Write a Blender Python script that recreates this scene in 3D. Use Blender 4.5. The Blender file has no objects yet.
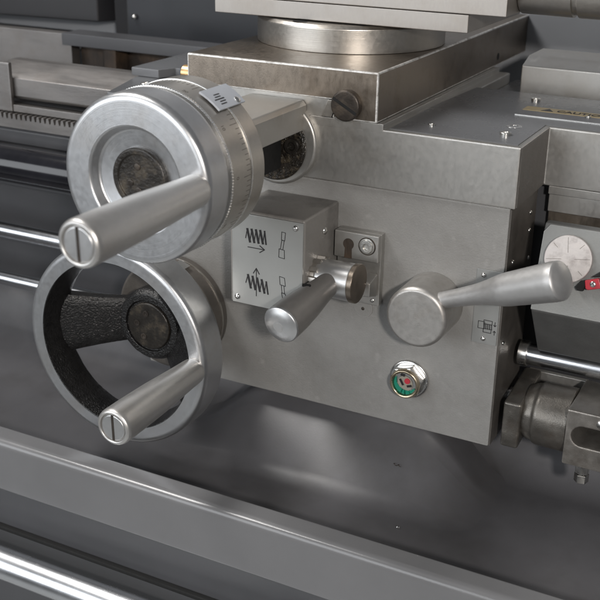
import bpy, bmesh, math, random
from mathutils import Vector, Matrix, noise
random.seed(7)
SC = bpy.context.scene
COL = SC.collection
MM = 0.001
rad = math.radians

# ---------------------------------------------------------------- camera
cd = bpy.data.cameras.new('camera')
cam = bpy.data.objects.new('camera', cd)
COL.objects.link(cam)
cd.sensor_width = 36.0
cd.lens = 36.0 * 1063.47 / 600.0
cd.clip_start = 0.02
cd.clip_end = 60.0
R3 = Matrix(((0.8880938, -0.1873453, 0.4197513), (0.4593928, 0.3304892, -0.8244605), (0.0157355, 0.9250290, 0.3795705)))
cam.matrix_world = Matrix.Translation(Vector((209.26, -775.65, 454.90)) * MM) @ R3.to_4x4()
cd.dof.use_dof = True
cd.dof.focus_distance = 0.86
cd.dof.aperture_fstop = 13.0
SC.camera = cam

# ---------------------------------------------------------------- world and lamps
w = bpy.data.worlds.new('World')
SC.world = w
w.use_nodes = True
bg = w.node_tree.nodes['Background']
bg.inputs['Color'].default_value = (0.93, 0.96, 1.0, 1)
bg.inputs['Strength'].default_value = 0.13


def area(name, loc, target, sx, sy, power, col=(1, 1, 1)):
    d = bpy.data.lights.new(name, 'AREA')
    d.shape = 'RECTANGLE'
    d.size = sx
    d.size_y = sy
    d.energy = power
    d.color = col
    o = bpy.data.objects.new(name, d)
    COL.objects.link(o)
    o.location = loc
    dirv = Vector(target) - Vector(loc)
    o.rotation_euler = dirv.to_track_quat('-Z', 'Y').to_euler()
    return o


area('window_lamp', (-1.15, -1.75, 0.62), (-0.15, 0, 0.10), 1.9, 1.0, 21, (0.93, 0.965, 1.0))
area('right_lamp', (0.64, -1.22, 0.68), (-0.12, 0, 0.13), 0.08, 0.08, 11.5, (1.0, 0.945, 0.89))
area('ceiling_lamp', (-1.15, -0.38, 1.75), (-0.5, 0, 0.0), 1.05, 0.3, 25, (1.0, 0.975, 0.945))
SC.view_settings.view_transform = 'Standard'
SC.view_settings.look = 'None'
SC.view_settings.gamma = 1.0
SC.view_settings.exposure = 0.2


# ---------------------------------------------------------------- materials
def mat(name, col, rough=0.4, metallic=0.0, var=0.12, nscale=40.0, bump=0.0, bscale=400.0, stretch=(1, 1, 1),
        rvar=0.12, stain=None, stain_amt=0.5, stain_scale=12.0, wear=None, wear_r=0.0012, coat=0.0, turn=None, tbump=0.12):
    m = bpy.data.materials.new(name)
    m.use_nodes = True
    nt = m.node_tree
    N, L = nt.nodes, nt.links
    b = N['Principled BSDF']
    b.inputs['Metallic'].default_value = metallic
    b.inputs['Coat Weight'].default_value = coat
    tc = N.new('ShaderNodeTexCoord')
    mp = N.new('ShaderNodeMapping')
    mp.inputs['Scale'].default_value = stretch
    L.new(tc.outputs['Object'], mp.inputs['Vector'])
    n1 = N.new('ShaderNodeTexNoise')
    n1.inputs['Scale'].default_value = nscale
    n1.inputs['Detail'].default_value = 6
    n1.inputs['Roughness'].default_value = 0.6
    L.new(mp.outputs['Vector'], n1.inputs['Vector'])
    r1 = N.new('ShaderNodeValToRGB')
    c = Vector(col)
    lo = c * (1 - var)
    hi = c * (1 + var)
    r1.color_ramp.elements[0].position = 0.3
    r1.color_ramp.elements[1].position = 0.7
    r1.color_ramp.elements[0].color = (*lo, 1)
    r1.color_ramp.elements[1].color = (*hi, 1)
    L.new(n1.outputs['Fac'], r1.inputs['Fac'])
    out = r1.outputs['Color']
    rfac = n1.outputs['Fac']
    if stain:
        n2 = N.new('ShaderNodeTexNoise')
        n2.inputs['Scale'].default_value = stain_scale
        n2.inputs['Detail'].default_value = 8
        n2.inputs['Roughness'].default_value = 0.65
        L.new(tc.outputs['Object'], n2.inputs['Vector'])
        r2 = N.new('ShaderNodeValToRGB')
        r2.color_ramp.elements[0].position = 0.5
        r2.color_ramp.elements[1].position = 0.72
        r2.color_ramp.elements[0].color = (0, 0, 0, 1)
        r2.color_ramp.elements[1].color = (stain_amt,) * 3 + (1,)
        L.new(n2.outputs['Fac'], r2.inputs['Fac'])
        mx = N.new('ShaderNodeMix')
        mx.data_type = 'RGBA'
        L.new(r2.outputs['Color'], mx.inputs[0])
        L.new(out, mx.inputs[6])
        mx.inputs[7].default_value = (*stain, 1)
        out = mx.outputs[2]
    if wear:
        bv = N.new('ShaderNodeBevel')
        bv.samples = 4
        bv.inputs['Radius'].default_value = wear_r
        ge = N.new('ShaderNodeNewGeometry')
        dp = N.new('ShaderNodeVectorMath')
        dp.operation = 'DOT_PRODUCT'
        L.new(bv.outputs['Normal'], dp.inputs[0])
        L.new(ge.outputs['True Normal'], dp.inputs[1])
        n3 = N.new('ShaderNodeTexNoise')
        n3.inputs['Scale'].default_value = 90
        n3.inputs['Detail'].default_value = 5
        L.new(tc.outputs['Object'], n3.inputs['Vector'])
        ad = N.new('ShaderNodeMath')
        ad.operation = 'MULTIPLY_ADD'
        L.new(n3.outputs['Fac'], ad.inputs[0])
        ad.inputs[1].default_value = -0.25
        L.new(dp.outputs['Value'], ad.inputs[2])
        r3 = N.new('ShaderNodeMapRange')
        r3.inputs['From Min'].default_value = 0.84
        r3.inputs['From Max'].default_value = 0.70
        L.new(ad.outputs[0], r3.inputs['Value'])
        mw = N.new('ShaderNodeMix')
        mw.data_type = 'RGBA'
        L.new(r3.outputs['Result'], mw.inputs[0])
        L.new(out, mw.inputs[6])
        mw.inputs[7].default_value = (*wear, 1)
        out = mw.outputs[2]
    L.new(out, b.inputs['Base Color'])
    mr = N.new('ShaderNodeMapRange')
    mr.inputs['From Min'].default_value = 0.3
    mr.inputs['From Max'].default_value = 0.7
    mr.inputs['To Min'].default_value = max(0.03, rough - rvar)
    mr.inputs['To Max'].default_value = min(1.0, rough + rvar)
    L.new(rfac, mr.inputs['Value'])
    L.new(mr.outputs['Result'], b.inputs['Roughness'])
    hprev = None
    if turn:
        vm = N.new('ShaderNodeVectorMath')
        vm.operation = 'MULTIPLY'
        vm.inputs[1].default_value = {'x': (0, 1, 1), 'y': (1, 0, 1), 'z': (1, 1, 0)}[turn]
        L.new(tc.outputs['Object'], vm.inputs[0])
        vl = N.new('ShaderNodeVectorMath')
        vl.operation = 'LENGTH'
        L.new(vm.outputs[0], vl.inputs[0])
        ax = N.new('ShaderNodeVectorMath')
        ax.operation = 'DOT_PRODUCT'
        ax.inputs[1].default_value = {'x': (1, 0, 0), 'y': (0, 1, 0), 'z': (0, 0, 1)}[turn]
        L.new(tc.outputs['Object'], ax.inputs[0])
        sm = N.new('ShaderNodeMath')
        sm.operation = 'ADD'
        L.new(vl.outputs['Value'], sm.inputs[0])
        L.new(ax.outputs['Value'], sm.inputs[1])
        tn = N.new('ShaderNodeTexNoise')
        tn.noise_dimensions = '1D'
        tn.inputs['Scale'].default_value = 1500
        tn.inputs['Detail'].default_value = 3
        L.new(sm.outputs[0], tn.inputs['W'])
        tb_ = N.new('ShaderNodeBump')
        tb_.inputs['Strength'].default_value = tbump
        tb_.inputs['Distance'].default_value = 0.0003
        L.new(tn.outputs['Fac'], tb_.inputs['Height'])
        hprev = tb_
        L.new(tb_.outputs['Normal'], b.inputs['Normal'])
    if bump > 0:
        nb = N.new('ShaderNodeTexNoise')
        nb.inputs['Scale'].default_value = bscale
        nb.inputs['Detail'].default_value = 4
        L.new(mp.outputs['Vector'], nb.inputs['Vector'])
        bp = N.new('ShaderNodeBump')
        bp.inputs['Strength'].default_value = bump
        bp.inputs['Distance'].default_value = 0.6 / bscale
        L.new(nb.outputs['Fac'], bp.inputs['Height'])
        if hprev:
            L.new(hprev.outputs['Normal'], bp.inputs['Normal'])
        L.new(bp.outputs['Normal'], b.inputs['Normal'])
    return m


M = {}
M['paint'] = mat('grey_machine_paint', (0.240, 0.237, 0.229), 0.41, 0.0, 0.04, 140, 0.28, 700, rvar=0.05, stain=(0.14, 0.132, 0.12), stain_amt=0.30, stain_scale=22, wear=(0.42, 0.41, 0.40), wear_r=0.0009)
M['cast'] = mat('ground_cast_iron', (0.455, 0.445, 0.425), 0.42, 0.85, 0.03, 260, 0.10, 1500, (1.5, 1.5, 0.9), rvar=0.05, stain=(0.33, 0.29, 0.24), stain_amt=0.35, stain_scale=26, wear=(0.75, 0.73, 0.70), wear_r=0.0008)
M['cast2'] = mat('dull_ground_steel', (0.37, 0.345, 0.32), 0.45, 0.85, 0.06, 200, 0.08, 1400, (3, 1, 1), rvar=0.05, stain=(0.28, 0.24, 0.20), stain_amt=0.4, stain_scale=22)
M['iron'] = mat('oiled_ground_iron', (0.24, 0.205, 0.17), 0.36, 0.9, 0.10, 130, 0.10, 900, (1.6, 1.6, 0.8), rvar=0.06, stain=(0.13, 0.095, 0.065), stain_amt=0.5, stain_scale=38)
M['edge'] = mat('chipped_bright_edge', (0.66, 0.65, 0.63), 0.5, 0.6, 0.2, 260, 0.3, 900, stain=(0.25, 0.22, 0.19), stain_amt=1.0, stain_scale=110)
M['way'] = mat('grey_way_iron', (0.23, 0.218, 0.21), 0.45, 0.85, 0.08, 60, 0.1, 900, (0.2, 1, 1), stain=(0.17, 0.14, 0.12), stain_amt=0.35, stain_scale=30)
M['satin'] = mat('satin_aluminium', (0.60, 0.60, 0.60), 0.36, 0.95, 0.025, 260, 0.02, 2500, rvar=0.02, stain=(0.54, 0.52, 0.49), stain_amt=0.3, stain_scale=14)
M['grip'] = mat('matte_chrome_grip', (0.60, 0.59, 0.575), 0.38, 0.9, 0.03, 200, 0.02, 2500, rvar=0.03, stain=(0.50, 0.46, 0.42), stain_amt=0.35, stain_scale=16)
M['turned'] = mat('turned_steel', (0.50, 0.475, 0.44), 0.33, 0.95, 0.05, 320, 0.04, 2000, (1, 1, 1), rvar=0.04, stain=(0.40, 0.35, 0.29), stain_amt=0.35, stain_scale=14)
for k_ in 'yz':
    M['turned_' + k_] = mat('lathe_turned_steel', (0.46, 0.435, 0.40), 0.34, 0.95, 0.05, 320, 0.04, 2000, rvar=0.04, stain=(0.36, 0.31, 0.25), stain_amt=0.4, stain_scale=16, turn=k_)
M['satin_y'] = mat('turned_aluminium', (0.53, 0.535, 0.545), 0.36, 0.95, 0.025, 260, 0.02, 2500, rvar=0.03, stain=(0.43, 0.40, 0.37), stain_amt=0.45, stain_scale=34, turn='y', tbump=0.16)
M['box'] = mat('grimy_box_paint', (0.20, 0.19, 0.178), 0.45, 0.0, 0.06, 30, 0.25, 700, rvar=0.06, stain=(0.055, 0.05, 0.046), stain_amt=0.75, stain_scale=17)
M['side'] = mat('oily_shaded_side', (0.115, 0.105, 0.095), 0.42, 0.35, 0.15, 60, 0.2, 800, rvar=0.08, stain=(0.12, 0.105, 0.09), stain_amt=0.5, stain_scale=20)  # oily iron colour, darkened further to hold the right-side shade
M['plate2'] = mat('dull_grey_plate', (0.26, 0.265, 0.26), 0.45, 0.3, 0.04, 40, 0.05, 1500)
M['bright'] = mat('bright_steel', (0.70, 0.69, 0.67), 0.24, 1.0, 0.06, 60, 0.0)
M['chrome'] = mat('chrome_bar', (0.62, 0.63, 0.65), 0.27, 1.0, 0.05, 30, 0.0, 500, rvar=0.03)
M['rod'] = mat('dull_chrome_rod', (0.50, 0.51, 0.53), 0.24, 1.0, 0.08, 60, 0.03, 700, (0.3, 1, 1), rvar=0.06)
M['hubcap'] = mat('black_hub_cap', (0.022, 0.019, 0.016), 0.36, 0.2, 0.3, 90, 0.3, 500, stain=(0.09, 0.07, 0.045), stain_amt=0.6, stain_scale=90)
M['dark'] = mat('black_oxide_steel', (0.050, 0.042, 0.036), 0.42, 0.5, 0.3, 60, 0.2, 500, stain=(0.12, 0.09, 0.06), stain_amt=0.5, stain_scale=60)
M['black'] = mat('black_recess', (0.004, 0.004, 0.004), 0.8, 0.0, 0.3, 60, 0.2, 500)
M['gloss'] = mat('black_glossy_bar', (0.010, 0.010, 0.013), 0.13, 0.0, 0.3, 30, 0.0, 300, rvar=0.02)
M['grease'] = mat('greasy_casting', (0.018, 0.015, 0.012), 0.2, 0.0, 0.6, 160, 1.0, 300, rvar=0.06, stain=(0.16, 0.13, 0.09), stain_amt=0.7, stain_scale=170)
M['rough'] = mat('rough_black_casting', (0.011, 0.0105, 0.0105), 0.2, 0.0, 0.4, 200, 0.9, 640, rvar=0.07)
M['tray'] = mat('dark_grey_tray_enamel', (0.084, 0.083, 0.088), 0.34, 0.0, 0.14, 9, 0.06, 900, rvar=0.08, stain=(0.055, 0.052, 0.051), stain_amt=0.5, stain_scale=11)
M['lip'] = mat('grey_tray_rim_enamel', (0.145, 0.145, 0.149), 0.21, 0.0, 0.06, 12, 0.05, 900, rvar=0.05)
M['panel'] = mat('slate_grey_panel', (0.062, 0.063, 0.068), 0.40, 0.0, 0.10, 8, 0.05, 600, rvar=0.06)
M['guard'] = mat('blue_grey_guard', (0.30, 0.31, 0.33), 0.5, 0.0, 0.06, 6, 0.03, 600)
M['guardb'] = mat('dark_blue_guard', (0.022, 0.024, 0.029), 0.5, 0.0, 0.06, 6, 0.03, 600)
M['guardd'] = mat('charcoal_guard', (0.014, 0.0135, 0.0155), 0.5, 0.0, 0.08, 6, 0.03, 600)
M['slate'] = mat('slate_saddle', (0.125, 0.128, 0.135), 0.28, 0.0, 0.08, 14, 0.06, 900, rvar=0.06, stain=(0.08, 0.08, 0.08), stain_amt=0.5)
M['plate'] = mat('satin_plate', (0.365, 0.37, 0.36), 0.40, 0.55, 0.03, 20, 0.03, 1500, rvar=0.04)
M['tagm'] = mat('bright_tag_metal', (0.62, 0.65, 0.70), 0.42, 0.6, 0.05, 60, 0.05, 900)
M['leverm'] = mat('matte_cast_aluminium', (0.50, 0.495, 0.49), 0.47, 0.85, 0.03, 260, 0.06, 2000, rvar=0.03, stain=(0.42, 0.40, 0.38), stain_amt=0.4, stain_scale=30)
M['hubm'] = mat('worn_turned_hub', (0.46, 0.445, 0.425), 0.44, 0.85, 0.05, 200, 0.06, 1800, rvar=0.05, stain=(0.30, 0.265, 0.23), stain_amt=0.55, stain_scale=42, turn='y', tbump=0.2)
M['ink'] = mat('black_ink', (0.012, 0.011, 0.012), 0.5, 0.0, 0.05)
M['ash'] = mat('worn_grey_housing', (0.205, 0.21, 0.205), 0.5, 0.1, 0.12, 45, 0.2, 700, stain=(0.18, 0.18, 0.17), stain_amt=0.5, stain_scale=30, wear=(0.5, 0.5, 0.5))
M['ashd'] = mat('dark_grey_housing', (0.085, 0.085, 0.083), 0.5, 0.1, 0.15, 30, 0.2, 700, stain=(0.05, 0.05, 0.05), stain_amt=0.5)
M['leverg'] = mat('satin_grey_lever', (0.23, 0.22, 0.21), 0.42, 0.6, 0.05, 200, 0.05, 1500, rvar=0.04)
M['dialw'] = mat('scratched_dial_face', (0.50, 0.47, 0.455), 0.5, 0.4, 0.10, 120, 0.1, 900, (1, 8, 1), stain=(0.24, 0.21, 0.20), stain_amt=0.7, stain_scale=90)
M['red'] = mat('red_plastic', (0.42, 0.03, 0.045), 0.4, 0.0, 0.05)
M['green'] = mat('green_glass', (0.01, 0.20, 0.13), 0.2, 0.0, 0.1)
M['cream'] = mat('cream_reflector', (0.26, 0.24, 0.20), 0.3, 0.0, 0.05)
M['pale'] = mat('pale_brass_ring', (0.60, 0.51, 0.37), 0.32, 1.0, 0.12, 80)
M['brass'] = mat('brass', (0.62, 0.40, 0.20), 0.3, 1.0, 0.15, 60)
M['brown'] = mat('rusty_iron', (0.045, 0.036, 0.030), 0.6, 0.3, 0.5, 20, 0.3, 200, (1, 1, 0.3), stain=(0.16, 0.10, 0.06), stain_amt=0.7, stain_scale=14)
M['yellow'] = mat('yellow_label', (0.52, 0.41, 0.22), 0.45, 0.0, 0.05)
M['labelgrey'] = mat('grey_label', (0.17, 0.17, 0.18), 0.4, 0.0, 0.05)
M['floor'] = mat('workshop_floor_paint', (0.45, 0.46, 0.46), 0.6, 0.0, 0.15, 3, 0.1, 60)
M['faint'] = mat('worn_engraving', (0.16, 0.145, 0.125), 0.5, 0.6, 0.3, 200)
M['bolt'] = mat('zinc_bolt', (0.62, 0.61, 0.58), 0.3, 1.0, 0.1, 90)
M['caststeel2'] = mat('worn_fork_steel', (0.33, 0.31, 0.285), 0.38, 0.8, 0.12, 70, 0.15, 900, rvar=0.08, stain=(0.14, 0.115, 0.09), stain_amt=0.6, stain_scale=40, wear=(0.62, 0.58, 0.54))
M['caststeel'] = mat('oily_cast_steel', (0.16, 0.15, 0.135), 0.36, 0.7, 0.25, 45, 0.22, 900, rvar=0.12, stain=(0.10, 0.075, 0.055), stain_amt=0.7, stain_scale=35, wear=(0.6, 0.56, 0.5))

# ---------------------------------------------------------------- object helpers
ORG = {}


def finish(bm, name, m, parent=None, origin=None, bevel=0.0, seg=2, ang=32, bev_ang=40, edge=None):
    bmesh.ops.remove_doubles(bm, verts=bm.verts, dist=0.0005)
    bmesh.ops.recalc_face_normals(bm, faces=bm.faces)
    if bevel > 0:
        es = [e for e in bm.edges if len(e.link_faces) == 2 and e.calc_face_angle(0) > rad(bev_ang)]
        rs = bmesh.ops.bevel(bm, geom=es, offset=bevel, segments=seg, profile=0.5, affect='EDGES', clamp_overlap=True)
        if edge:
            for f in rs['faces']:
                f.material_index = 1
    if parent is not None:
        o0 = ORG[parent.name]
    else:
        o0 = Vector(origin) if origin else Vector((0, 0, 0))
    for v in bm.verts:
        v.co = (v.co - o0) * MM
    me = bpy.data.meshes.new(name)
    bm.to_mesh(me)
    bm.free()
    me.materials.append(m)
    if edge:
        me.materials.append(edge)
    me.shade_smooth()
    me.set_sharp_from_angle(angle=rad(ang))
    o = bpy.data.objects.new(name, me)
    COL.objects.link(o)
    ORG[o.name] = o0
    if parent is not None:
        o.parent = parent
    else:
        o.location = o0 * MM
    if len(me.polygons) < 60000:
        wn = o.modifiers.new('weighted', 'WEIGHTED_NORMAL')
        wn.keep_sharp = True
    return o


def thing(name, loc, label, cat, group=None):
    o = bpy.data.objects.new(name, None)
    COL.objects.link(o)
    o.empty_display_size = 0.03
    o.location = Vector(loc) * MM
    ORG[o.name] = Vector(loc)
    tag(o, label, cat, group)
    return o


def tag(o, label, cat, group=None):
    o['label'] = label
    o['category'] = cat
    if group:
        o['group'] = group


def box(bm, x0, x1, y0, y1, z0, z1):
    vs = [bm.verts.new((x, y, z)) for x in (x0, x1) for y in (y0, y1) for z in (z0, z1)]
    for f in ((0, 1, 3, 2), (4, 6, 7, 5), (0, 4, 5, 1), (2, 3, 7, 6), (0, 2, 6, 4), (1, 5, 7, 3)):
        bm.faces.new([vs[i] for i in f])
    return bm


def B(*a):
    return box(bmesh.new(), *a)


def prism(bm, poly, axis, t0, t1):
    """poly: 2-D outline; axis x -> (y,z), y -> (x,z), z -> (x,y)"""
    def p3(p, t):
        if axis == 'x':
            return (t, p[0], p[1])
        if axis == 'y':
            return (p[0], t, p[1])
        return (p[0], p[1], t)
    a = [bm.verts.new(p3(p, t0)) for p in poly]
    b = [bm.verts.new(p3(p, t1)) for p in poly]
    n = len(poly)
    bm.faces.new(a)
    bm.faces.new(b[::-1])
    for i in range(n):
        bm.faces.new((a[i], b[i], b[(i + 1) % n], a[(i + 1) % n]))
    return bm


def basis(axis):
    a = Vector(axis).normalized()
    u = a.cross(Vector((0, 0, 1)))
    if u.length < 1e-3:
        u = Vector((1, 0, 0))
    u.normalize()
    v = a.cross(u).normalized()
    return a, u, v


def fillet(pts, r, n=4):
    """round interior corners of an open (t, r) profile; r a number or list"""
    out = []
    k = len(pts)
    for i, p in enumerate(pts):
        rr = r[i] if isinstance(r, (list, tuple)) else r
        if i in (0, k - 1) or rr <= 0:
            out.append(p)
            continue
        p0, p1, p2 = Vector(pts[i - 1]), Vector(p), Vector(pts[i + 1])
        d0, d1 = (p0 - p1), (p2 - p1)
        l = min(rr, d0.length * 0.48, d1.length * 0.48)
        if l < 1e-4:
            out.append(p)
            continue
        A, C_ = p1 + d0.normalized() * l, p1 + d1.normalized() * l
        for j in range(n + 1):
            t = j / n
            q = A * (1 - t) ** 2 + p1 * 2 * t * (1 - t) + C_ * t * t
            out.append((q.x, q.y))
    return out


def lathe(bm, prof, org, axis, seg=96, rf=None):
    """revolve (t, r) profile; r==0 points close on the axis"""
    a, u, v = basis(axis)
    o = Vector(org)
    rings = []
    for t, r in prof:
        if r <= 1e-6:
            rings.append([bm.verts.new(o + a * t)])
        else:
            ring = []
            for i in range(seg):
                th = 2 * math.pi * i / seg
                r_ = rf(th, t, r) if rf else r
                ring.append(bm.verts.new(o + a * t + (u * math.cos(th) + v * math.sin(th)) * r_))
            rings.append(ring)
    for A, C_ in zip(rings[:-1], rings[1:]):
        for i in range(seg):
            j = (i + 1) % seg
            if len(A) == 1 and len(C_) == 1:
                continue
            if len(A) == 1:
                bm.faces.new((A[0], C_[i], C_[j]))
            elif len(C_) == 1:
                bm.faces.new((A[i], A[j], C_[0]))
            else:
                bm.faces.new((A[i], A[j], C_[j], C_[i]))
    return bm


def LT(prof, org, axis, seg=96, rf=None):
    return lathe(bmesh.new(), prof, org, axis, seg, rf)


def cyl(bm, org, axis, t0, t1, r, c=0.6, seg=48):
    return lathe(bm, [(t0, 0), (t0, r - c), (t0 + c * 0.3, r - c * 0.3), (t0 + c, r), (t1 - c, r), (t1 - c * 0.3, r - c * 0.3), (t1, r - c), (t1, 0)], org, axis, seg)


def CY(*a, **k):
    return cyl(bmesh.new(), *a, **k)


def strokes(bm, segs, y, th=0.25):
    """ink strokes ((x0,z0),(x1,z1),width) raised on a plane facing -Y"""
    for k, (p, q, wd) in enumerate(segs):
        p, q = Vector(p), Vector(q)
        d = (q - p)
        if d.length < 1e-4:
            continue
        d.normalize()
        n = Vector((-d.y, d.x)) * wd / 2
        e = d * wd * 0.3
        prism(bm, [tuple(p - e + n), tuple(q + e + n), tuple(q + e - n), tuple(p - e - n)], 'y', y - th - 0.004 * k, y + 0.1)
    return bm


def dome(bm, org, axis, r, h, seg=24):
    return lathe(bm, [(-0.5, 0), (-0.5, r), (0, r)] + [(h * math.sin(a), r * math.cos(a)) for a in (rad(25), rad(50), rad(72))] + [(h, 0)], org, axis, seg)


NY = (0, -1, 0)

# ================================================================ SETTING
fl = B(-6000, 6000, -6000, 6000, -1010, -1000)
o = finish(fl, 'floor', M['floor'])
o['kind'] = 'structure'

# ================================================================ BED
bed = thing('lathe_bed', (-400, 150, 60), 'long grey lathe bed with ground prismatic ways behind and left of the handwheels', 'lathe bed')
prof = [(92, 150), (104, 150), (104, 100), (320, 100), (320, 222), (96, 222), (92, 218)]
finish(prism(bmesh.new(), [(96, 118), (330, 118), (330, 205), (150, 205), (150, 214), (97, 214)], 'x', -1000, 200), 'bed_casting', M['panel'], bed, bevel=1.5)
finish(prism(bmesh.new(), [(88, 222), (92, 218.5), (132, 218.5), (132, 254), (116, 254), (88, 241)], 'x', -604, 200), 'front_way', M['way'], bed, bevel=0.8)
finish(prism(bmesh.new(), [(84, 206), (100, 206), (100, 213.5), (84, 213.5)], 'x', -1000, -360), 'way_edge_strip', M['way'], bed, bevel=0.6)
# rack
tp = [(-1000, 206)]
x = -1000.0
while x < -380:
    tp += [(x, 199.5), (x + 1.1, 205), (x + 3.4, 205), (x + 4.6, 199.5)]
    x += 6.4
tp = [(-1000, 190)] + tp[1:] + [(-380, 190)]
finish(prism(bmesh.new(), tp, 'y', 78, 96), 'rack', M['way'], bed)
finish(prism(bmesh.new(), [(82, 172), (96, 172), (96, 189.8), (86, 189.8), (82, 186)], 'x', -1000, -200), 'lower_moulding', M['panel'], bed, bevel=1)
# rear rail and the open bed between
finish(prism(bmesh.new(), [(228, 253), (262, 253), (262, 267), (228, 267)], 'x', -622, -305), 'rear_rail', M['panel'], bed, bevel=0.8)
finish(B(-1000, -623, 246, 262, 205.2, 263), 'rear_way', M['way'], bed, bevel=1)
for xa in (-560, -470):
    finish(B(xa - 9, xa + 9, 236, 262, 205.2, 252.8), 'cross_rib', M['brown'], bed, bevel=2)
finish(B(-622, -305, 263, 272, 205.2, 252), 'rear_web', M['brown'], bed)
finish(B(-704, -574, 82, 87.5, 205.5, 258), 'gap_piece', M['way'], bed, bevel=2)
# front panel under bed
finish(B(-1000, 300, 112, 124, -30, 117.5), 'front_panel', M['panel'], bed, bevel=1)
# ways seen right of the apron
finish(B(4, 97, 80, 88, 203.5, 210.6), 'keeper_strip', M['cast'], bed, bevel=0.6)
finish(B(4, 62, 84, 91, 187.5, 202.8), 'keeper_plate', M['cast'], bed, bevel=0.6)
finish(B(4, 54, 88, 94, 170, 187), 'keeper_block', M['iron'], bed, bevel=0.6)

# ================================================================ RODS
t = thing('leadscrew', (-500, 52, 159), 'fat glossy black leadscrew bar running left behind the upper handwheel', 'leadscrew')
finish(CY((0, 52, 159), (1, 0, 0), -1000, -352, 19.5), 'screw_bar', M['gloss'], t)
finish(CY((0, 52, 159), (1, 0, 0), -640, -610, 23), 'bearing_collar', M['gloss'], t)
for nm, z, r, lab, xe in (('upper', 84, 8.6, 'upper chrome feed rod passing left of the apron at upper handle height', -340), ('lower', 27, 8.0, 'lower chrome feed rod meeting the left edge of the spoked handwheel', 70)):
    t = thing('feed_rod', (-500, 50, z), lab, 'feed rod', 'chrome feed rods in front of the bed')
    finish(CY((0, 50, z), (1, 0, 0), -1000, xe, r), 'bar', M['rod'], t)
    finish(CY((0, 50, z), (1, 0, 0), -690, -672, r + 5), 'stop_collar', M['bright'], t)

t = thing('switch_rod', (60, 50, 70), 'bright chrome rod running right from apron under the dial housing', 'rod')
finish(CY((0, 50, 70), (1, 0, 0), 2, 300, 9.2), 'bar', M['rod'], t)
finish(CY((0, 50, 70), (1, 0, 0), 2, 10, 11.0), 'bar_collar', M['bright'], t)

# ================================================================ CHIP TRAY
t = thing('chip_tray', (-300, -20, -90), 'dark grey enamelled chip tray with rounded rim under the apron', 'chip tray')
tp = fillet([(-128, -64), (70, -64), (96, -30), (111, -6)], [0, 30, 10, 0], 6)
tp2 = [(a, b - 3) for a, b in reversed(tp)]
finish(prism(bmesh.new(), tp + tp2, 'x', -1000, 400), 'tray_sheet', M['tray'], t, ang=40)
# added tray ramp shaped to catch a lamp highlight, dying out at both ends
rk = fillet([(-62, -64.2), (-36, -63.6), (14, -18), (22, -8), (36, -6), (60, -5.6)], [0, 36, 9, 5, 4, 0], 8)
gx = [-318 + 4 * k for k in range(82)]


def sst(t_):
    t_ = max(0.0, min(1.0, t_))
    return t_ * t_ * (3 - 2 * t_)


bm = bmesh.new()
cols = []
for xx in gx:
    fx = sst((xx + 316) / 90) * sst((4 - xx) / 80)
    cols.append([bm.verts.new((xx, yy, -64.2 + (zz + 64.2) * fx)) for yy, zz in rk])
for A_, B_ in zip(cols[:-1], cols[1:]):
    for k in range(len(rk) - 1):
        bm.faces.new((A_[k], B_[k], B_[k + 1], A_[k + 1]))
finish(bm, 'highlight_ramp', M['tray'], t, ang=60)
rp = fillet([(-128.5, -62), (-128.5, -31), (-152, -31), (-152, -83), (-144, -83)], [0, 3, 8, 2, 0], 8)
rp2 = [(-144, -80), (-149, -80), (-149, -36), (-131, -36), (-131, -62)]
finish(prism(bmesh.new(), rp + rp2, 'x', -1000, 400), 'rim', M['lip'], t, ang=40)

t = thing('cabinet_front', (-300, -140, -300), 'dark grey cabinet front panel below the chip tray rim', 'cabinet panel')
finish(B(-1000, 400, -147, -140, -400, -84), 'panel', M['panel'], t, bevel=1)
finish(B(-1000, 400, -153, -147.2, -128, -124), 'seam_strip', M['black'], t, bevel=1)

t = thing('chrome_rail', (-300, -186, -132), 'thick polished chrome rail crossing the bottom left corner', 'rail')
finish(CY((0, -186, -133), (1, 0, 0), -1000, 400, 14.0, seg=64), 'bar', M['chrome'], t)
for xa in (-760, 120):
    finish(CY((xa, -186, -133), (0, 1, 0), 5, 40, 8), 'bracket', M['bright'], t)

# ================================================================ GUARDS AT BACK
t = thing('splash_guard', (-200, 430, 200), 'blue grey sheet metal splash guard rising behind the cross slide', 'splash guard')
gp = fillet([(405, 60), (408, 300), (452, 760), (456, 760)], [0, 20, 0, 0], 6)
finish(prism(bmesh.new(), gp + [(412, 300), (409, 60)], 'x', -1300, 900), 'sheet', M['guard'], t, ang=40)
t = thing('chuck_guard', (-600, 360, 250), 'charcoal folded guard box in the upper left background', 'guard')
bm = bmesh.new()
poly = [(-1250, 300), (-664, 352), (-652, 372), (-652, 398), (-1250, 398)]
prism(bm, poly, 'z', 262, 520)
finish(bm, 'guard_box', M['guardd'], t, bevel=2)
finish(prism(bmesh.new(), [(-651, 372), (-640, 385), (-345, 392), (-345, 398), (-651, 398)], 'z', 240.5, 520), 'side_panel', M['guardb'], t, bevel=1)
finish(B(-1250, -640, 285, 400, 236, 240), 'guard_shelf', M['guardd'], t, bevel=1)
dm = dome(bmesh.new(), (-628, 382, 268), NY, 3.5, 3)
finish(dm, 'rivet', M['bright'], t)

# ================================================================ CARRIAGE
car = thing('lathe_carriage', (-190, 60, 0), 'grey painted lathe carriage apron and saddle carrying levers and sight glass', 'lathe carriage')
apron = finish(B(-350, -4.5, 0, 76, 0, 210.6), 'apron', M['paint'], car, bevel=1.6)
# saddle: front block, bridge, wings
finish(prism(bmesh.new(), [(-305, -3), (0, -3), (0, 77), (300, 77), (300, 206), (-100.5, 206), (-100.5, 300), (-305, 300)], 'z', 211, 260), 'saddle', M['cast'], car, bevel=1.6)
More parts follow.
